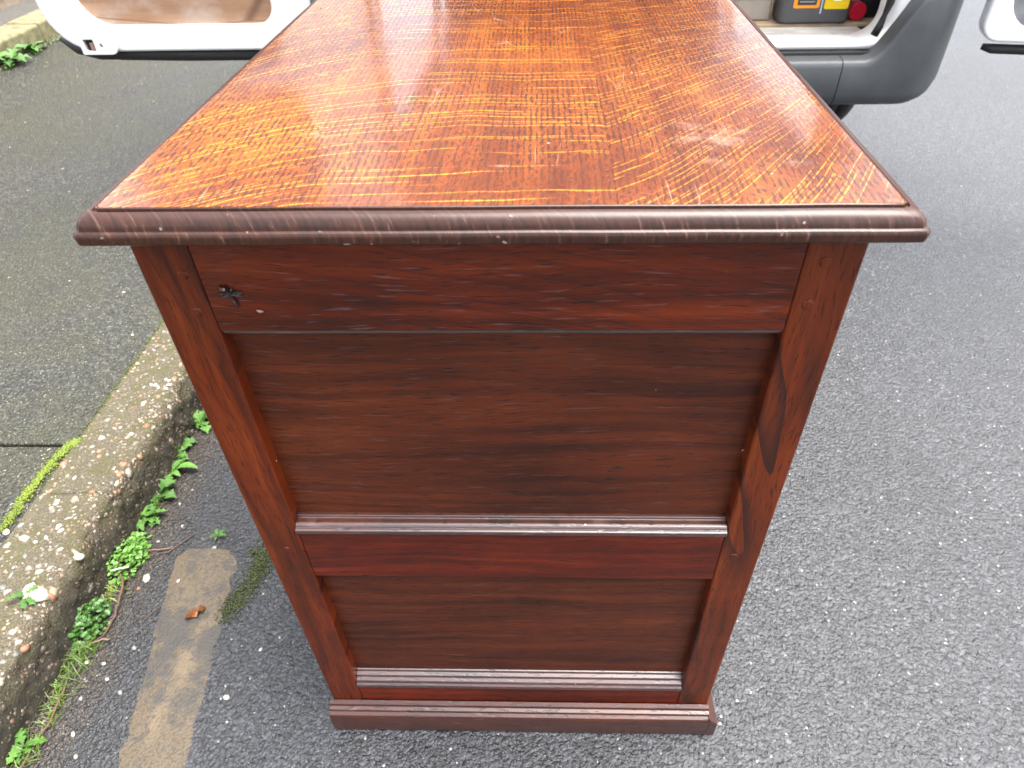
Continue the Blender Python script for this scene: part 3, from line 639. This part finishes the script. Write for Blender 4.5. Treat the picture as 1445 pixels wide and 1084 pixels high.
# things lying in the van
ZF = .459
can = thing('canister', 'dark grey plastic canister with orange and yellow labels on the van floor', 'canister', (.845, 1.915, ZF))
def rbox2(x0, x1, y0, y1, zs, r=.02):
    rings = []
    for z, k in zs: rings.append([(x, y, z) for x, y in rrect(x0 + k, x1 - k, y0 + k, y1 - k, (r,) * 4, 5)])
    return loft(rings, close=True)
obj('body', rbox2(.742, .950, 1.862, 1.965, [(ZF + .0005, .008), (ZF + .008, .001), (ZF + .02, 0), (ZF + .2, 0), (ZF + .22, .012), (ZF + .23, .03)], .018), 'can', can, smooth=True)
can.children[0].modifiers.new('es', 'EDGE_SPLIT').split_angle = R(35)
obj('handle', tube([(.79, 1.913, ZF + .22), (.79, 1.913, ZF + .27), (.82, 1.913, ZF + .285), (.86, 1.913, ZF + .285), (.88, 1.913, ZF + .22)], .011, 8), 'can', can, smooth=True)
obj('cap', tube([(.917, 1.913, ZF + .22), (.917, 1.913, ZF + .26)], .022, 16), 'blackp', can)
def lab(x0, x1, z0, z1, y, m, n='label', p=can, r=.006): return obj(n, plate([rrect(x0, x1, z0, z1, (r,) * 4, 4)], y - .0006, y + .0004, .0001), m, p)
l1 = lab(.775, .852, ZF + .045, ZF + .185, 1.8610, 'orange'); lab(.786, .842, ZF + .054, ZF + .172, 1.8600, 'lblack', 'print', l1, .002)
for k in range(6): lab(.792, .836 - .006 * (k % 2), ZF + .061 + k * .009, ZF + .0645 + k * .009, 1.8592, 'lgrey' if k < 2 else 'lwhite', 'print', l1, .0005)
l2 = lab(.866, .938, ZF + .042, ZF + .185, 1.8610, 'yellow')
obj('print', plate([[(.902 + .024 * math.cos(a * .2618), ZF + .083 + .020 * math.sin(a * .2618)) for a in range(24)]], 1.8592, 1.8602, .0001), 'lwhite', l2)
obj('ridge', box(.8568, .8602, 1.8595, 1.8618, ZF + .03, ZF + .19), 'bluew', can)
rb_ = thing('bottle', 'small bottle lying down with its round red cap facing out of the van', 'bottle', (.985, 1.95, ZF))
cyp = lambda x, y0, y1, z, r0, r1, n=24: tube([(x, y0, z), (x, y0 + (y1 - y0) * .12, z), (x, y1, z)], [r0 * .93, r0, r1], n)
obj('cap', cyp(.985, 1.895, 1.935, ZF + .026, .026, .025), 'redcap', rb_, smooth=False, bevel=.001); obj('body', tube([(.985, 1.936, ZF + .026), (.985, 1.95, ZF + .03), (.985, 2.0, ZF + .032), (.985, 2.15, ZF + .032)], [.015, .028, .031, .031], 20), 'bluew', rb_, smooth=True)
tn = thing('tin', 'low round black tin with a silver lid beside the red-capped bottle', 'tin', (1.03, 2.03, ZF))
def lathe(cx_, cy, prof, n=36): return loft([[(cx_ + r * math.cos(2 * math.pi * k / n), cy + r * math.sin(2 * math.pi * k / n), z) for k in range(n)] for r, z in prof], close=True)
obj('body', lathe(1.04, 2.0, [(.066, ZF + .001), (.07, ZF + .006), (.07, ZF + .05), (.066, ZF + .055)]), 'blackp', tn, smooth=False)
obj('lid', lathe(1.04, 2.0, [(.068, ZF + .0555), (.069, ZF + .060), (.058, ZF + .062), (.055, ZF + .058)]), 'steel', tn, smooth=True)
tag(recenter(obj('board', box(.30, .71, 2.0, 2.06, ZF + .001, ZF + .33), 'card', bevel=.004)), 'grey-brown board standing on edge on the van floor left of the canister', 'board')
cr = thing('crate', 'low beige box on the van floor against the canister', 'box', (.62, 1.98, ZF))
obj('body', box(.50, .725, 1.915, 1.985, ZF + .001, ZF + .06), 'card', cr, bevel=.004); obj('lid', box(.497, .728, 1.912, 1.988, ZF + .0605, ZF + .068), 'floorply', cr, bevel=.002)
# ================================================================== SMALL THINGS ON THE GROUND
def leaf_mesh(name, lobes, Lf=1., wd=.38, am=.55):
    """unit leaf along +X with a creased midrib, drooping tip; lobed outline"""
    n = 22; V = []; F = []
    for i in range(n + 1):
        t_ = i / n; w = wd * (math.sin(math.pi * min(1, t_ ** 1.15)) ** .7) * (1 + (am * math.sin(t_ * lobes * 2 * math.pi)) * (1 if lobes else 0)) + .012
        if t_ < .22: w *= .25 + .75 * (t_ / .22) ** 2
        z = .30 * math.sin(t_ * 2.2) - .22 * t_ * t_
        for s_ in (-1, -.5, 0, .5, 1): V.append((t_ * Lf, s_ * w, z + abs(s_) * w * .35 - (.1 * w if s_ == 0 else 0)))
    for i in range(n):
        for k in range(4): a = i * 5 + k; F.append((a, a + 1, a + 6, a + 5))
    me = pydata(name, V, F); me.shade_smooth(); return me
LM = [leaf_mesh('leaf', 4, wd=.17), leaf_mesh('leaf', 0, wd=.17), leaf_mesh('leaf', 3, wd=.22, am=.45)]
for m_ in LM: m_.materials.append(M['leaf'])
LMb = [m_.copy() for m_ in LM]
for m_ in LMb: m_.materials.clear(); m_.materials.append(M['leaf2'])
def weed(x, y, size, n, label, flat=.35, seed=0, ms=LM, z=.003, kinds=(0, 1, 2)):
    size *= 1.3
    n = int(n * 1.05); rd_ = random.Random(seed); t_ = thing('weed', label, 'weed', (x, y, z), 'weeds growing along the foot of the kerb')
    a0 = rd_.uniform(0, 6)
    for k in range(n):
        a = a0 + k * 2.399 + rd_.uniform(-.3, .3); s_ = size * rd_.uniform(.55, 1.05)
        o_ = bpy.data.objects.new('leaf', ms[rd_.choice(kinds)]); o_.rotation_euler = (rd_.uniform(-.3, .3), -rd_.uniform(-.1, .2 + .7 * (k / n) * (1 - flat)), a); o_.scale = (s_, s_, s_)
        o_.location = (rd_.uniform(-.002, .002), rd_.uniform(-.002, .002), rd_.uniform(0, .003)); link(o_, t_)
    return t_
weed(-.700, .600, .032, 12, 'leafy green weed at the kerb foot, partly hidden by the chest stile', seed=1, ms=LMb, kinds=(0, 2))
weed(-.712, .535, .026, 12, 'small lobed weed, next one below the weed hidden by the chest', seed=2, kinds=(2, 0))
weed(-.708, .505, .022, 9, 'small round-leaved weed tucked under the kerb edge', seed=3, kinds=(2,))
weed(-.700, .462, .040, 10, 'weed with broad spreading oval leaves, largest leaves of the kerb weeds', seed=4, ms=LMb, kinds=(1, 1, 0))
weed(-.700, .405, .032, 10, 'toothed weed just below the broad-leaved one', seed=5, kinds=(0, 2))
weed(-.690, .352, .026, 10, 'weed of fine lobed leaves beside long pale grass', seed=6, ms=LMb, kinds=(0,))
weed(-.708, .345, .030, 7, 'sparse upright weed against the kerb face', seed=7, kinds=(1,))
weed(-.552, .312, .016, 6, 'tiny green weed at the top end of the faded paint line', seed=8, kinds=(1, 0))
weed(-.752, .128, .022, 5, 'small sprig growing on the kerb top beside a pale stone', seed=9, z=.1, kinds=(0,))
weed(-.700, -.050, .026, 12, 'bright green weed in the bottom left corner of the gutter', seed=10, ms=LMb, kinds=(2, 0))
weed(-2.40, 2.82, .09, 12, 'leafy weed at the foot of the mossy edging', seed=11, z=.1, kinds=(0, 2))
weed(-2.41, 3.02, .07, 10, 'smaller weed farther along the mossy edging', seed=12, z=.1, kinds=(1, 2))
def cushion(x, y, rx, ry, n, label, mat, hgt=.03, s=.0065, cat='weed', seed=0):
    rd_ = random.Random(seed); V = []; F = []
    for k in range(n):
        a = rd_.uniform(0, 6.283); q = math.sqrt(rd_.random()); px = x + rx * q * math.cos(a); py = y + ry * q * math.sin(a)
        pz = hgt * (1 - q * q) * rd_.uniform(.5, 1) + .004; sc = s * rd_.uniform(.6, 1.3); yaw = rd_.uniform(0, 6.283)
        tilt = Matrix.Rotation(yaw, 3, 'Z') @ Matrix.Rotation(rd_.uniform(-.7, .5), 3, 'Y') @ Matrix.Rotation(rd_.uniform(-.4, .4), 3, 'X')
        b0 = len(V); out = [(0, 0, 0), (.5, .42, .1), (1.0, .40, .08), (1.3, 0, -.05), (1.0, -.40, .08), (.5, -.42, .1), (.65, 0, -.02)]
        for p in out: V.append(Vector((px, py, pz)) + tilt @ (Vector(p) * sc))
        for i_ in range(6): F.append((b0 + i_, b0 + (i_ + 1) % 6, b0 + 6))
        if k % 4 == 0:
            b0 = len(V); V += [Vector((px, py, 0)), Vector((px + .001, py, 0)), Vector((px, py, pz))]; F.append((b0, b0 + 1, b0 + 2))
    o_ = obj('weed', pydata('weed', V, F), mat); recenter(o_); tag(o_, label, cat, 'weeds growing along the foot of the kerb'); return o_
cushion(-.700, .262, .034, .052, 430, 'dense cushion of tiny round leaves beside a white pebble', 'leaf2', .032, seed=1)
cushion(-.705, .138, .030, .045, 300, 'dense feathery weed under the curved twig', 'leaf', .03, .008, seed=2)
def grass(x, y, rx, ry, n, h, label, mat='grass', seed=0, z=0.):
    rd_ = random.Random(seed); V = []; F = []
    for k in range(int(n * .7)):
        px = x + rd_.gauss(0, rx * .6); py = y + rd_.gauss(0, ry * .6); a = rd_.uniform(0, 6.283); l = h * rd_.uniform(.5, 1.2); w = rd_.uniform(.0005, .0012); d = Vector((math.cos(a), math.sin(a), 0)); n_ = Vector((-d.y, d.x, 0))
        b0 = len(V)
        for i_ in range(4):
            t_ = i_ / 3; c_ = Vector((px, py, z)) + d * l * .7 * t_ ** 1.6 + Vector((0, 0, l * .75 * t_ * (1 - .35 * t_))); ww = w * (1 - t_ * .85); V += [c_ - n_ * ww, c_ + n_ * ww]
        for i_ in range(3): q = b0 + 2 * i_; F.append((q, q + 1, q + 3, q + 2))
    o_ = obj('grass_tuft', pydata('grass_tuft', V, F), mat); recenter(o_); tag(o_, label, 'grass', 'grass tufts in the gutter'); return o_
grass(-.703, .372, .010, .028, 120, .03, 'pale grass tuft beside the toothed kerb weed', seed=1)
grass(-.692, .205, .018, .03, 110, .022, 'short yellow-green grass between the two dense weeds', seed=2)
grass(-.690, .085, .018, .035, 220, .032, 'grass tuft below the feathery weed', seed=3)
grass(-.690, .010, .016, .035, 110, .028, 'thin yellowing grass tuft near the end of the twig', seed=4)
grass(-.690, -.055, .014, .02, 70, .03, 'sparse grass blades beside the lowest weed', seed=5)
# moss
def mossy(pts, n, rad, label, mat, z0, spread, zf=None):
    P = []; 
    for k in range(n):
        i_ = random.random() * (len(pts) - 1); a = int(i_); f = i_ - a
        x = pts[a][0] * (1 - f) + pts[a + 1][0] * f + random.gauss(0, spread); y = pts[a][1] * (1 - f) + pts[a + 1][1] * f + random.gauss(0, spread)
        P.append((x, y, z0 + random.uniform(-.001, .0025)))
    s_ = rng.uniform(rad * .5, rad * 1.2, n); o_ = obj('moss', pebbles('moss', np.array(P), s_, s_, s_ * .9, jit=.45), mat); return tag(o_, label, 'moss', kind='stuff')
mossy([(-.866, .255), (-.864, .30)], 260, .0022, 'short strip of yellow-green moss at the back of the kerb near the frame edge', 'moss', .099, .0045)
mossy([(-.866, .30), (-.866, .36), (-.862, .41), (-.853, .445), (-.845, .455)], 1500, .0022, 'bright green moss strip between pavement and kerb', 'moss', .099, .0042)
mossy([(-.846, .46), (-.844, .9)], 500, .0018, 'thin dull moss line along the back of the kerb', 'mossd', .099, .003)
mossy([(-.47, .29), (-.455, .25), (-.468, .20), (-.49, .16)], 1100, .0016, 'dull green moss patch on the road beside the faded paint line', 'mossd', .001, .011)
mossy([(-2.43, 2.4), (-2.42, 4.5)], 900, .012, 'dark moss along the foot of the edging', 'mossd', .10, .018)
# twigs
def twig(pts, r, label, mat='twig'):
    b = tube(pts, [r * (1 - .5 * i_ / (len(pts) - 1)) for i_ in range(len(pts))], 6); o_ = obj('twig', b, mat, smooth=True); recenter(o_); tag(o_, label, 'twig')
def wig(pts, k=5, a=.0015):
    out = []
    for (p, q) in zip(pts[:-1], pts[1:]):
        for i_ in range(k): f = i_ / k; out.append([p[j] * (1 - f) + q[j] * f + (random.uniform(-a, a) if i_ else 0) for j in range(3)])
    return out + [list(pts[-1])]
twig(wig([(-.70, .250, .02), (-.672, .20, .014), (-.664, .150, .006), (-.668, .118, .005), (-.690, .098, .005)]), .0022, 'curved brown twig arching out of the dense weed')
twig(wig([(-.655, .112, .006), (-.672, .108, .006), (-.690, .098, .007), (-.712, .088, .006)]), .0018, 'short forked twig crossing the lower end of the curved twig', 'twigp')
twig(wig([(-.684, .035, .008), (-.680, -.02, .006), (-.688, -.08, .006), (-.70, -.16, .006)]), .0021, 'long thin twig lying in the gutter near the bottom left')
twig(wig([(-.60, .315, .004), (-.632, .276, .004), (-.675, .262, .008)]), .0013, 'thin reddish twig pointing from the dense weed to the paint line', 'twig')
twig(wig([(-.630, .285, .003), (-.675, .275, .008)]), .0014, 'short pale twig just above the white pebble', 'twigp')
twig(wig([(-.60, .17, .003), (-.625, .14, .003)]), .0009, 'tiny reddish stalk on the road left of the dry leaf')
twig(wig([(-.70, .225, .024), (-.672, .232, .025)]), .0022, 'whitish stalk lying on the dense cushion of leaves', 'quartz')
# dry leaf
V = []; F = []; n = 7
for i_ in range(n):
    for j in range(5):
        t_ = i_ / (n - 1); w = .007 * math.sin(math.pi * (t_ * .9 + .05)) * (1.3 if i_ % 2 else .75); a = (j - 2) / 2
        V.append(((t_ - .5) * .034, a * w, .003 + .004 * abs(a) + .004 * math.sin(i_ * 1.9 + j)))
for i_ in range(n - 1):
    for j in range(4): q = i_ * 5 + j; F.append((q, q + 1, q + 6, q + 5))
me = pydata('dry_leaf', V, F); me.transform(Matrix.Translation((-.535, .158, .002)) @ Matrix.Rotation(R(38), 4, 'Z'))
tag(recenter(obj('dry_leaf', me, 'dryleaf')), 'curled dry brown leaf on the faded paint line', 'leaf')
# loose stones
def stone(x, y, z, s, mat, label, group=None, flat=.7):
    me = pebbles('pebble', np.array([(x, y, z + s * flat * .5)]), np.array([s * 1.15]), np.array([s * .85]), np.array([s * flat]), ICV, ICF, jit=.20, smooth=True)
    tag(recenter(obj('pebble', me, mat)), label, 'stone', group)
stone(-.6456, .223, 0, .0085, 'quartz', 'white pebble on the road beside the dense cushion weed')
stone(-.552, .287, .001, .005, 'greystone', 'grey pebble at the top end of the faded paint line')
stone(-.742, .134, .090, .019, 'quartz', 'largest whitish stone set in the edge of the kerb top', flat=.6)
stone(-.758, .143, .094, .010, 'quartz', 'whitish stone touching the largest stone on the kerb', flat=.5)
stone(-.712, .205, .090, .008, 'quartz', 'pale pebble bedded at the lip of the kerb')
stone(-.856, .248, .097, .007, 'quartz', 'flat pale chip on the kerb at the left picture edge', flat=.4)
stone(-.802, .463, .097, .0075, 'quartz', 'long pale stone set across the middle of the kerb top', flat=.5)
stone(-.765, .30, .096, .007, 'quartz', 'flat whitish stone in the kerb top beside the moss', flat=.4)
stone(-.722, .055, .078, .008, 'redstone', 'brown rounded stone in the broken kerb edge')
stone(-.652, .205, .0, .004, 'redstone', 'small dark red pebble just below the white pebble')
stone(-.437, .0246, 0, .0045, 'quartz', 'pale chipping on the road between paint line and chest foot')
for k, (x, y) in enumerate([(-.647, .074), (-.6736, .076), (-.611, .10), (-.63, .05), (-.60, .03), (-.655, .02), (-.64, -.03), (-.66, .30), (-.59, .22), (-.41, .10), (-.38, .18), (-.63, .335), (-.655, .385), (-.645, .42), (-.62, -.06)]):
    stone(x, y, 0, random.uniform(.0028, .0045), random.choice(['quartz', 'greystone', 'quartz']), 'small pale pebble lying loose in the gutter', 'loose pebbles in the gutter')
n = 1500; X = rng.normal(-.665, .03, n); X = np.clip(X, -.70, -.55); Y = rng.uniform(-.35, .7, n); s = rng.uniform(.0008, .0024, n)
o = obj('gutter_grit', pebbles('gutter_grit', np.stack([X, Y, s * .3], 1), s * 1.2, s, s * .7), 'agg'); tag(o, 'fine mixed grit lying along the gutter', 'grit', kind='stuff')
